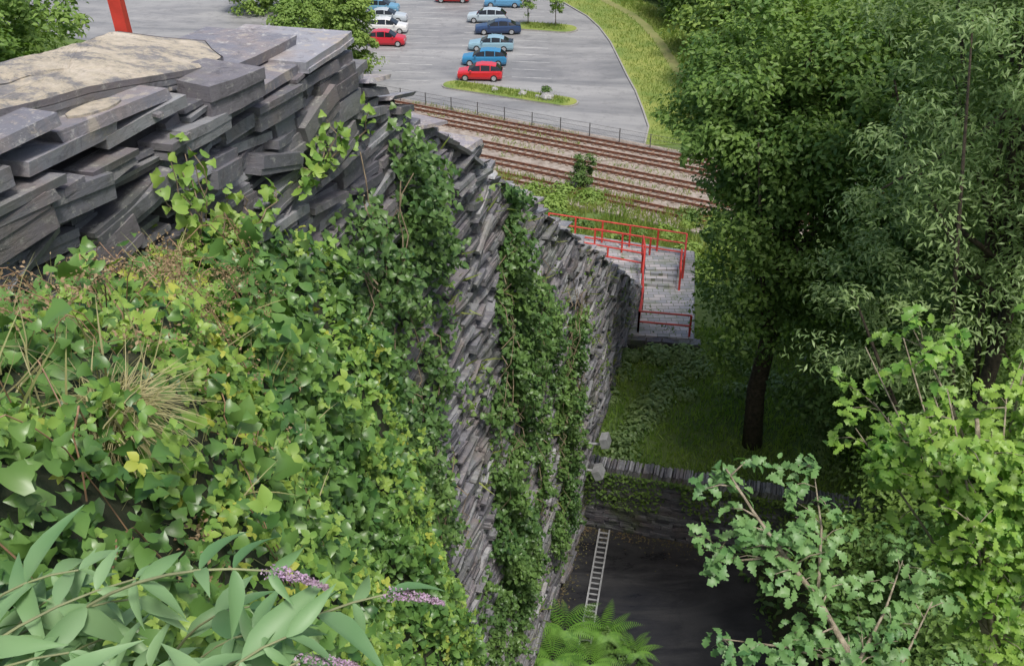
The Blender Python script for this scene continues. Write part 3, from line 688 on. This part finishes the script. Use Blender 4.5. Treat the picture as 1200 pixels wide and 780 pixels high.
mb.obj('iron_ladder',[M['steel']])
fl=empty('floodlight'); mb=MB()
mb.tube([W(29.4,-.1,-23.6),W(29.4,.75,-23.5)],.05,8); mb.box(W(29.4,.8,-23.3),(.5,.3,.42),R0@Matrix.Rotation(.3,3,'X')); mb.box(W(28.6,.75,-24.2),(.55,.3,.4),R0@Matrix.Rotation(.5,3,'X')); mb.tube([W(28.6,-.1,-24.2),W(28.6,.7,-24.2)],.05,8)
mb.obj('housings',[M['steel']],fl)

# ---------------------------------------------------------------- overgrown bank
def moundz(up,s):
    zb=-1.95-.38*np.maximum(s-1.2,0)-.15*np.maximum(0,3-up)
    ue=np.maximum(3.9-.45*s,.15)
    ex=np.maximum(0,up-ue); z=zb-1.1*ex-2.2*ex*ex
    z-=1.2*np.maximum(0,s-9.3)**1.5
    z+=.28*wav(up*.9,s*.9)+.14*wav(up*2.3,s*2.0,1,1)+.05*wav(up*5,s*5,1,2)
    return np.maximum(z,GZ)
nu,ns=100,90; U=np.concatenate([np.linspace(-.3,5.6,80),np.linspace(5.7,9.5,20)]); SS=np.linspace(-4,14,ns)
UU,S2=np.meshgrid(U,SS); ZZ=moundz(UU,S2); V=WA(S2,UU,ZZ).reshape(-1,3)
F=[(j*nu+i,(j+1)*nu+i,(j+1)*nu+i+1,j*nu+i+1) for j in range(ns-1) for i in range(nu-1)]
F=np.array(F); mesh_np('overgrown_bank',V,F,M['soil'],smooth=True)
P,Nn=sample(V,F,1000000)
if Nn[:,2].mean()<0: Nn=-Nn
def su(P): return P[:,0]*.279+P[:,1]*.96, P[:,0]*.96-P[:,1]*.279-UW
s_,u_=su(P)
keep=(s_>.2)&(s_<13)&(P[:,2]>-17)&(P[:,2]>-3.6-1.9*s_)
P,Nn,s_,u_=P[keep],Nn[keep],s_[keep],u_[keep]
dist=np.linalg.norm(P,axis=1)
ls=np.clip(.05+.0095*dist,.06,.14)
gap=np.clip(.6+1.0*wav(P[:,0]*2.3+5,P[:,1]*2.3+P[:,2]*1.7),.22,1)
dens=np.clip((.062/ls)**1.7,0,1)*gap; keep=rng.random(len(P))<dens*.8; P,Nn,s_,u_,ls=P[keep],Nn[keep],s_[keep],u_[keep],ls[keep]
lift=(rng.random((len(P),1))**1.5)*(.14+.48*np.clip(wav(P[:,0]*3,P[:,1]*3+P[:,2]*2,1,.7)+.25,0,1))[:,None]
P=P+unit(Nn+np.array([0,0,.6]))*lift
sp=wav(P[:,0]*1.9,P[:,1]*1.9+P[:,2],1.0,2.2)+rng.normal(size=len(P))*.16
LN=unit(Nn*.5+np.array([.12,-.35,.6])+rng.normal(size=P.shape)*.5)
br=(sp>.16)&(rng.random(len(P))<.75); ye=br&(rng.random(len(P))<.03+.3*(wav(P[:,0]*2,P[:,1]*2,1,5)>.45))
br2=br&~ye
big=np.where(rng.random(len(P))<.12,1.6,1.0)
scatter('ground_ivy',P[~br],LN[~br],(ls*big)[~br]*rng.uniform(.5,1.35,(~br).sum()),T_IVY,L_ivy)
scatter('bramble',P[br2]+np.array([0,0,.05]),LN[br2],(ls*big)[br2]*rng.uniform(.55,1.05,br2.sum()),T_TRI,L_bram)
scatter('yellowing_bramble',P[ye]+np.array([0,0,.07]),LN[ye],ls[ye]*rng.uniform(.55,1.1,ye.sum()),T_TRI,L_yel)
print('mound leaves',len(P))
n=2600; s=rng.uniform(1.5,9,n); u=rng.uniform(.4,4.5,n); m_=(u<4.6-.42*s)&(wav(s*1.5,u*1.5,1,9)>.1); s,u=s[m_],u[m_]
P=WA(s,u,moundz(u,s)+.1); scatter('bank_fine_grass',P,rng.normal(size=P.shape)*np.array([1,1,.3]),rng.uniform(.2,.5,len(P)),leaft([(0,.014),(.4,.013),(.75,.008),(1,.001)],.2,.5),L_dry,ydir=np.array([.1,-.1,1.])+rng.normal(size=P.shape)*.45)
def ivy_patch(n,f,mat,name,thick=.35,ls=.12,srange=(4,30),zr=(-28,-4)):
    s=rng.uniform(*srange,n*4); z=rng.uniform(*zr,n*4); m=f(s,z)>rng.random(n*4)*.9+.03; s,z=s[m][:n],z[m][:n]
    th=thick*(.3+.7*np.clip(f(s,z),0,1))*(.3+1.2*np.clip(.5+wav(s*2.2,z*2.2,1,3),0,1)); up=.04+rng.random(len(s))**1.2*th+.06
    P=WA(s,up,z); nn=np.array([.960*.75,-.279*.75-.25,.7]); LN=unit(nn+rng.normal(size=P.shape)*.48)
    scatter(name,P,LN,ls*rng.uniform(.5,1.4,len(s)),T_IVY,mat); print(name,len(s))
def zt_np(s): return np.where(s<6,-2.85,np.where(s<9,-3.12,np.where(s<11.8,-3.62,-4.15-.652*(s-12))))
def sm(x): return np.clip(x,0,1)
def fA(s,z):
    edge=14.5+.7*wav(z*.9,z*.3)-.05*(-z-6)+.6*wav(s*.2,z*1.4)
    top=np.where(s<9,-4.85,np.where(s<12.6,-5.5,zt_np(s)-.12))+.4*wav(s*1.8,z*.1)
    hole=sm(.7+1.6*wav(s*1.1+3,z*.75)+.6*wav(s*3,z*3,1,2))
    return sm((edge-s)*1.6)*sm((top-z)*3)*np.maximum(hole,.7*sm((12.2-s)))
ivy_patch(60000,fA,L_ivyd,'wall_ivy',.55,.13,(3,16),(-22,-4))
def fB(s,z):
    c=19.4-.10*(-z-13)+.6*np.sin(z*.8)+.4*np.sin(z*2.1); w=2.5+.8*np.sin(z*.9+1)-.6*sm((-z-17)/5)
    top=-8.8-.55*(s-17)-.8
    ho=sm(.55+1.7*wav(s*1.3,z*.9,1,1)+.7*wav(s*3.1,z*2.9))
    a_=sm((w-abs(s-c))*.8)*sm((top-z)*1.2)*sm((z+25.5)*.4)*ho
    b_=sm((.5-abs(s-18.7+.3*np.sin(z*3)))*4)*(z<zt_np(s)-.05)*(z>-11.5)
    c_=sm((1.8-abs(s-25.4+.5*np.sin(z*1.3)))*.8)*sm((-15.4-z))*sm((z+26)*.5)*sm(.5+1.7*wav(s*1.5,z*1.1,1,2))
    d_=.6*sm((1.6-abs(s-(22.5+.25*(z+16))))*.7)*sm((-13.6-z))*sm((z+24)*.5)*sm(.3+1.9*wav(s*1.5,z*1.3,1,5))
    return np.maximum(np.maximum(a_,b_),np.maximum(c_,d_))
ivy_patch(38000,fB,L_ivyd,'hanging_ivy',.6,.145,(15,29),(-26,-7))
def fC(s,z): return .22*sm((wav(s*.7,z*.8,1,4)-.1)*3)*(z<zt_np(s)-.3)
ivy_patch(8000,fC,L_t1,'wall_ferns',.2,.13,(13,41),(-27,-6))
n=8000; s=rng.uniform(14,40,n); z=rng.uniform(-27,-6,n); m_=(z<zt_np(s)-.1)&(wav(s*1.1,z*.9,1,6)>.2); s,z=s[m_],z[m_]
P=WA(s,np.full(len(s),.05),z); scatter('wall_grasses',P,rng.normal(size=P.shape)*np.array([1,1,.3]),rng.uniform(.15,.5,len(P)),leaft([(0,.04),(.5,.035),(1,.004)],.2,.3),L_gr,ydir=np.array([.7,-.3,.35])+rng.normal(size=P.shape)*.5)
mb=MB()
for i in range(80):
    s0=random.choice([random.uniform(9,14.6),random.uniform(17.4,21.6),random.uniform(24.2,26.8)]); z0=ztop(s0)-random.uniform(1,8); pts=[]
    w0=random.uniform(.15,.45)
    for k in range(9):
        pts.append(W(s0+.35*math.sin(k*1.3*w0+i)+random.uniform(-.15,.15),.15+random.uniform(0,.35),z0-k*w0))
    mb.tube(pts,random.uniform(.006,.013),5)
mb.obj('ivy_stems',[M['vine']])
mb=MB(); LP=[];LNN=[];LS=[]
for i in range(30):
    s0=random.choice([random.uniform(5.2,6.0),random.uniform(7.3,8.1),random.uniform(7.3,8.1),random.uniform(9.3,11.5),random.uniform(6.5,9)]); z0=-4.8; hh=random.uniform(.3,1.45 if 7.1<s0<8.4 else .7); pts=[]
    lean=random.uniform(-.3,.3)
    for k in range(8):
        f=k/7; pts.append(W(s0+lean*f+.05*math.sin(k+i),.12+.3*math.sin(f*2.2)*random.uniform(.6,1),z0+hh*f))
    mb.tube(pts,[.012*(1-.6*k/7) for k in range(8)],5)
    for p in pts:
        for q in range(2): LP.append(np.array(p)+rng.normal(size=3)*.07); LNN.append(rng.normal(size=3)*.45+np.array([.5,-.5,.6])); LS.append(rng.uniform(.07,.19))
mb.obj('climber_stems',[M['vine']])
scatter('climbing_ivy',np.array(LP),np.array(LNN),np.array(LS),T_IVY,L_bram)

def mz(x,y):
    s=x*.279+y*.96; u=x*.96-y*.279-UW
    return float(moundz(np.array([u]),np.array([s]))[0])
n=560; c=np.array([-2.0,3.98,mz(-2.0,3.98)+.24]); P=c+rng.normal(size=(n,3))*np.array([.06,.06,.02])
Yd=np.array([.15,-.2,.8])+rng.normal(size=(n,3))*np.array([.6,.5,.3])
T=leaft([(0,.010),(.25,.010),(.5,.008),(.7,.006),(.88,.004),(1.0,.001)],.2,.55)
side=rng.normal(size=(n,3))*.3+np.array([0,0,.6])+Yd*np.array([.8,.8,0])*-.2
scatter('grass_tuft',P,side,rng.uniform(.18,.44,n),T,L_dry,ydir=Yd)
P=[]
for i in range(80):
    s=random.uniform(2.2,8.5); u=random.uniform(.6,max(1.2,4.6-.45*s)); 
    x,y,_=W(s,u,0); c=np.array([x,y,mz(x,y)+.42]); P.append(c+rng.normal(size=(70,3))*np.array([.07,.07,.05]))
P=np.concatenate(P); scatter('withered_bramble_flowers',P,rng.normal(size=P.shape),rng.uniform(.014,.035,len(P)),T_SIMPLE,L_brown)
mb=MB()
for i in range(80):
    s=random.uniform(1.5,8); u=random.uniform(.6,max(1.2,4.6-.45*s)); x,y,_=W(s,u,0); dx,dy=random.uniform(-.8,.8),random.uniform(-.8,.8); pts=[]
    h0=random.uniform(.25,.5)
    for k in range(9):
        f=k/8; xx,yy=x+dx*f,y+dy*f; pts.append((xx+random.uniform(-.02,.02),yy,mz(xx,yy)+.08+h0*math.sin(f*math.pi)))
    mb.tube(pts,random.uniform(.003,.005),5)
mb.obj('bramble_canes',[simple('cane_red',(.28,.17,.10),.6)])

# ---------------------------------------------------------------- buddleia
bd=empty('buddleia_bush'); mb=MB(); LP=[];LN_=[];LY=[];LS=[]; FP=[]
random.seed(33)
tips=[(-.50,1.46,-1.49,1),(-.27,1.52,-1.62,2),(-.43,1.34,-1.62,1)]
for i in range(40):
    x=random.uniform(-1.3,-.42); y=random.uniform(1.05,1.68); tips.append((x,y,-1.50-.17*(x+.8)-random.uniform(0,.34),0))
for ti,(x,y,z,fl_) in enumerate(tips):
    en=Vector((x,y,z)); st=en+Vector((random.uniform(-.7,-.2),random.uniform(-.45,.1),random.uniform(-.7,-.35))); md=st.lerp(en,.55)+Vector((-.08,0,.22)); pts=[]
    for k in range(11):
        f=k/10; pts.append(st*(1-f)**2+md*2*f*(1-f)+en*f*f)
    mb.tube(pts,[.0055*(1-.6*k/10) for k in range(11)],6)
    for k in range(2,11):
        if k%2 and k<9: continue
        d=(pts[min(k+1,10)]-pts[k-1]).normalized(); a0=Vector((0,0,1)).cross(d).normalized(); b0=d.cross(a0)
        ang=(k//2%2)*math.pi/2+random.uniform(-.3,.3)
        for q in range(2):
            o=(a0*math.cos(ang+q*math.pi)+b0*math.sin(ang+q*math.pi)*.6); yd=(o*.9+d*.6+Vector((0,0,-.3))+Vector((random.gauss(0,.25),random.gauss(0,.25),random.gauss(0,.25)))).normalized()
            LP.append(pts[k]); LY.append(yd); nn=Vector((0,-.3,.9))+Vector((random.gauss(0,.5),random.gauss(0,.5),0)); LN_.append(nn); LS.append(random.uniform(.11,.23)*(1.0 if k<9 else .6))
    if fl_:
        d=(pts[10]-pts[8]).normalized(); d=(d*.4+Vector((.6,-.05,-.12))).normalized()
        for k in range(420):
            f=random.random(); r=.015*(1-f*.7)
            FP.append(pts[10]+d*f*.12+Vector((0,0,-.03*f*f))+Vector((random.gauss(0,1),random.gauss(0,1),random.gauss(0,1))).normalized()*r*random.uniform(.7,1.3))
mb.obj('stems',[simple('buddleia_stem',(.24,.26,.13),.7)],bd)
scatter('leaves',np.array(LP),np.array(LN_),np.array(LS),T_LANCE,L_bud,bd,ydir=np.array(LY))
FP=np.array(FP); scatter('flower_spikes',FP,rng.normal(size=FP.shape),rng.uniform(.004,.008,len(FP)),T_OVAL,L_purp,bd)

# ---------------------------------------------------------------- ferns
def fern(x,y,z,R,n=12):
    P=[];Y=[];NN=[];SZ=[]
    for i in range(n):
        a=2*math.pi*i/n+random.uniform(-.2,.2); L=R*random.uniform(.75,1.1); cv=random.uniform(-.3,.3); hh=random.uniform(.8,1.15)
        for k in range(20):
            f=(k+1)/20; r=L*f; aa=a+cv*f; zz=z+L*hh*(.95*f-.75*f*f)+.05; w=L*.20*math.sin(min(1,(1.06-f))*math.pi*.55)*min(1,f*5)
            for sg in (-1,1):
                P.append((x+r*math.cos(aa),y+r*math.sin(aa),zz)); Y.append((-math.sin(aa)*sg+.4*math.cos(aa),math.cos(aa)*sg+.4*math.sin(aa),-.2)); SZ.append(w); NN.append((.25*math.cos(aa),.25*math.sin(aa),1))
    return np.array(P),np.array(NN),np.array(SZ),np.array(Y)
A=[fern(*f) for f in [(1.9,24.4,-27.9,1.6),(3.3,24.2,-27.9,1.35),(1.4,22.9,-27.7,1.4),(2.7,22.8,-27.8,1.3),(4.3,23.4,-27.9,1.0)]]
scatter('fern',*[np.concatenate([q[i] for q in A]) for i in (0,1,2)],leaft([(0,.10),(.5,.10),(1,.01)],.1,.2),L_fern,ydir=np.concatenate([q[3] for q in A]))
pts=[(random.uniform(.5,5),random.uniform(20.5,24.4),GZ,random.uniform(.2,.5)) for _ in range(26)]
cover('roadside_weeds',pts,.8,.13,L_t3,n=9000)

# ---------------------------------------------------------------- right-hand trees
kp=lambda P: P[:,0]> 4.5+np.clip((-P[:,2]-10.5)*.6,0,2.45)+.25*np.sin(P[:,2]*3+P[:,1])
tree('ash_tree',(9.8,31.5,-25.2),(9.5,31.2,-13.4),(4.1,3.8,8.2),450,110,1.0,.19,L_t1,.42,nl=26,shell=.45,keep=kp,extra=[((7.4,31.0,-10.8),(2.3,2.4,1.9),80)])
tree('beech_tree',(14.5,28.5,-24.5),(14.2,28,-13.5),(4.9,4.5,9.5),420,100,1.1,.22,L_t3,.4,nl=20)
tree('willow_tree',(11.8,20,-25),(11.9,20.5,-6.6),(4.9,4.2,7.2),680,130,.8,.15,L_t2,.3,nl=24,T=T_LONG,shell=.42)
tree('hazel_tree',(10.6,13.5,-26.5),(9.9,13.5,-15.4),(2.9,3.0,4.4),330,110,.7,.14,L_t3,.18,nl=18)
tree('hawthorn_tree',(11.6,18.5,-26.5),(11.6,18.5,-18.5),(3.0,3.2,4.5),260,110,.8,.15,L_t1,.2,nl=14)
tree('holly_tree',(8.9,9.5,-24.0),(7.3,9.3,-12.6),(2.0,2.2,2.3),220,110,.55,.11,L_t3,.15,nl=14)
tree('sycamore_tree',(20,36,-22),(19,36,-10),(7,6,11),380,90,1.5,.3,L_t1,.5,nl=14)
tree('understorey_hazel',(13.4,30.6,-25),(13.2,30.4,-21.8),(2.2,1.8,2.2),110,90,.7,.17,L_t2,.12,nl=8)

def oak(name,trunk,limbs,mat,ls,leafn,rad,tw=5):
    e=empty(name); mb=MB(); mb.tube(trunk[0],trunk[1],8)
    P=[];Nn=[]
    for (pts,r) in limbs:
        pts=[Vector(p) for p in pts]; n=len(pts); mb.tube(pts,[r*(1-.75*i/(n-1)) for i in range(n)],7)
        for i in range(1,n):
            for q in range(tw):
                st=pts[i-1].lerp(pts[i],random.random()); dv=Vector((random.gauss(0,1),random.gauss(0,1),random.gauss(.3,.7))).normalized(); 
                L=random.uniform(.2,rad); en=st+dv*L; mb.tube([st,st.lerp(en,.5)+Vector((0,0,.04)),en],[r*.3,r*.2,r*.08],5)
                for c in (en,st.lerp(en,.65)):
                    for k in range(leafn):
                        d=Vector((random.gauss(0,1),random.gauss(0,1),random.gauss(0,.6))).normalized()*random.uniform(.03,.17)
                        P.append(c+d); Nn.append(Vector((d.x*2.2,d.y*2.2-.25,.7))+Vector((random.gauss(0,.35),random.gauss(0,.35),0)))
    P=np.array(P);Nn=np.array(Nn); scatter('leaves',P,Nn,ls*rng.uniform(.65,1.3,len(P)),T_OAK,mat,e); mb.obj('branches',[M['bark_pale']],e,True)
random.seed(21)
tr=([(5.6,6.0,-20),(5.3,6.3,-12),(5.0,6.7,-8.7),(4.6,7.1,-6.7),(4.3,7.3,-5.5)],[.16,.12,.08,.05,.02])
lb=[]
for i in range(26):
    st=Vector((5.0,6.7,-8.5)).lerp(Vector((4.4,7.25,-5.7)),random.random())
    en=Vector((4.45,7.3,-5.6))+Vector((random.uniform(-1.05,1.3),random.uniform(-.9,.9),random.uniform(-.9,.75)))
    lb.append(([st,st.lerp(en,.5)+Vector((0,0,.08)),en],.022))
oak('oak_tree',tr,lb,L_oakb,.125,8,.5)
tr=([(3.8,4.6,-16),(3.4,4.9,-10),(3.0,5.2,-7.2)],[.12,.08,.045])
B=[(3.0,5.2,-7.2),(2.85,5.45,-6.65),(2.6,5.9,-6.35),(2.36,6.2,-6.15),(2.15,6.6,-6.0),(1.95,6.95,-5.8)]
lb=[(B,.035),([B[2],(2.75,6.5,-6.1),(2.8,7.1,-5.9)],.018),([B[1],(2.3,5.6,-6.6),(1.75,5.6,-6.5)],.018),([B[3],(2.0,6.3,-6.3),(1.8,6.6,-6.35)],.014),([B[0],(3.3,5.6,-6.9),(3.7,6.1,-6.6)],.02),([B[1],(3.2,5.9,-6.5),(3.5,6.4,-6.4)],.018),([B[0],(2.6,5.1,-7.1),(2.1,5.2,-7.0)],.018),([B[0],(3.5,5.2,-7.0),(4.0,5.6,-6.9)],.018)]
oak('oak_sapling',tr,lb,L_oakd,.12,5,.34,5)

# ---------------------------------------------------------------- light, world, camera
w=bpy.data.worlds.new('World'); S.world=w; w.use_nodes=True; nt=w.node_tree
sky=nt.nodes.new('ShaderNodeTexSky'); sky.sky_type='NISHITA'; sky.sun_disc=False
el=math.radians(64); az=math.radians(155)
sky.sun_elevation=el; sky.sun_rotation=az; sky.air_density=1.0; sky.dust_density=4.0; sky.ozone_density=.7
nt.links.new(sky.outputs[0],nt.nodes['Background'].inputs[0]); nt.nodes['Background'].inputs[1].default_value=.15
sd=bpy.data.lights.new('sun','SUN'); sd.energy=3.1; sd.angle=math.radians(13); sd.color=(1,.965,.91)
so=link(bpy.data.objects.new('sun',sd)); so.rotation_euler=Vector((math.sin(az)*math.cos(el),math.cos(az)*math.cos(el),math.sin(el))).to_track_quat('Z','Y').to_euler()
cam=bpy.data.cameras.new('camera'); cam.lens=34.6; cam.clip_end=3000; cam.clip_start=.05
co=link(bpy.data.objects.new('camera',cam)); co.location=(0,0,0); co.rotation_euler=(math.radians(58),0,0); S.camera=co
S.view_settings.view_transform='Standard'; S.view_settings.look='None'; S.view_settings.exposure=0
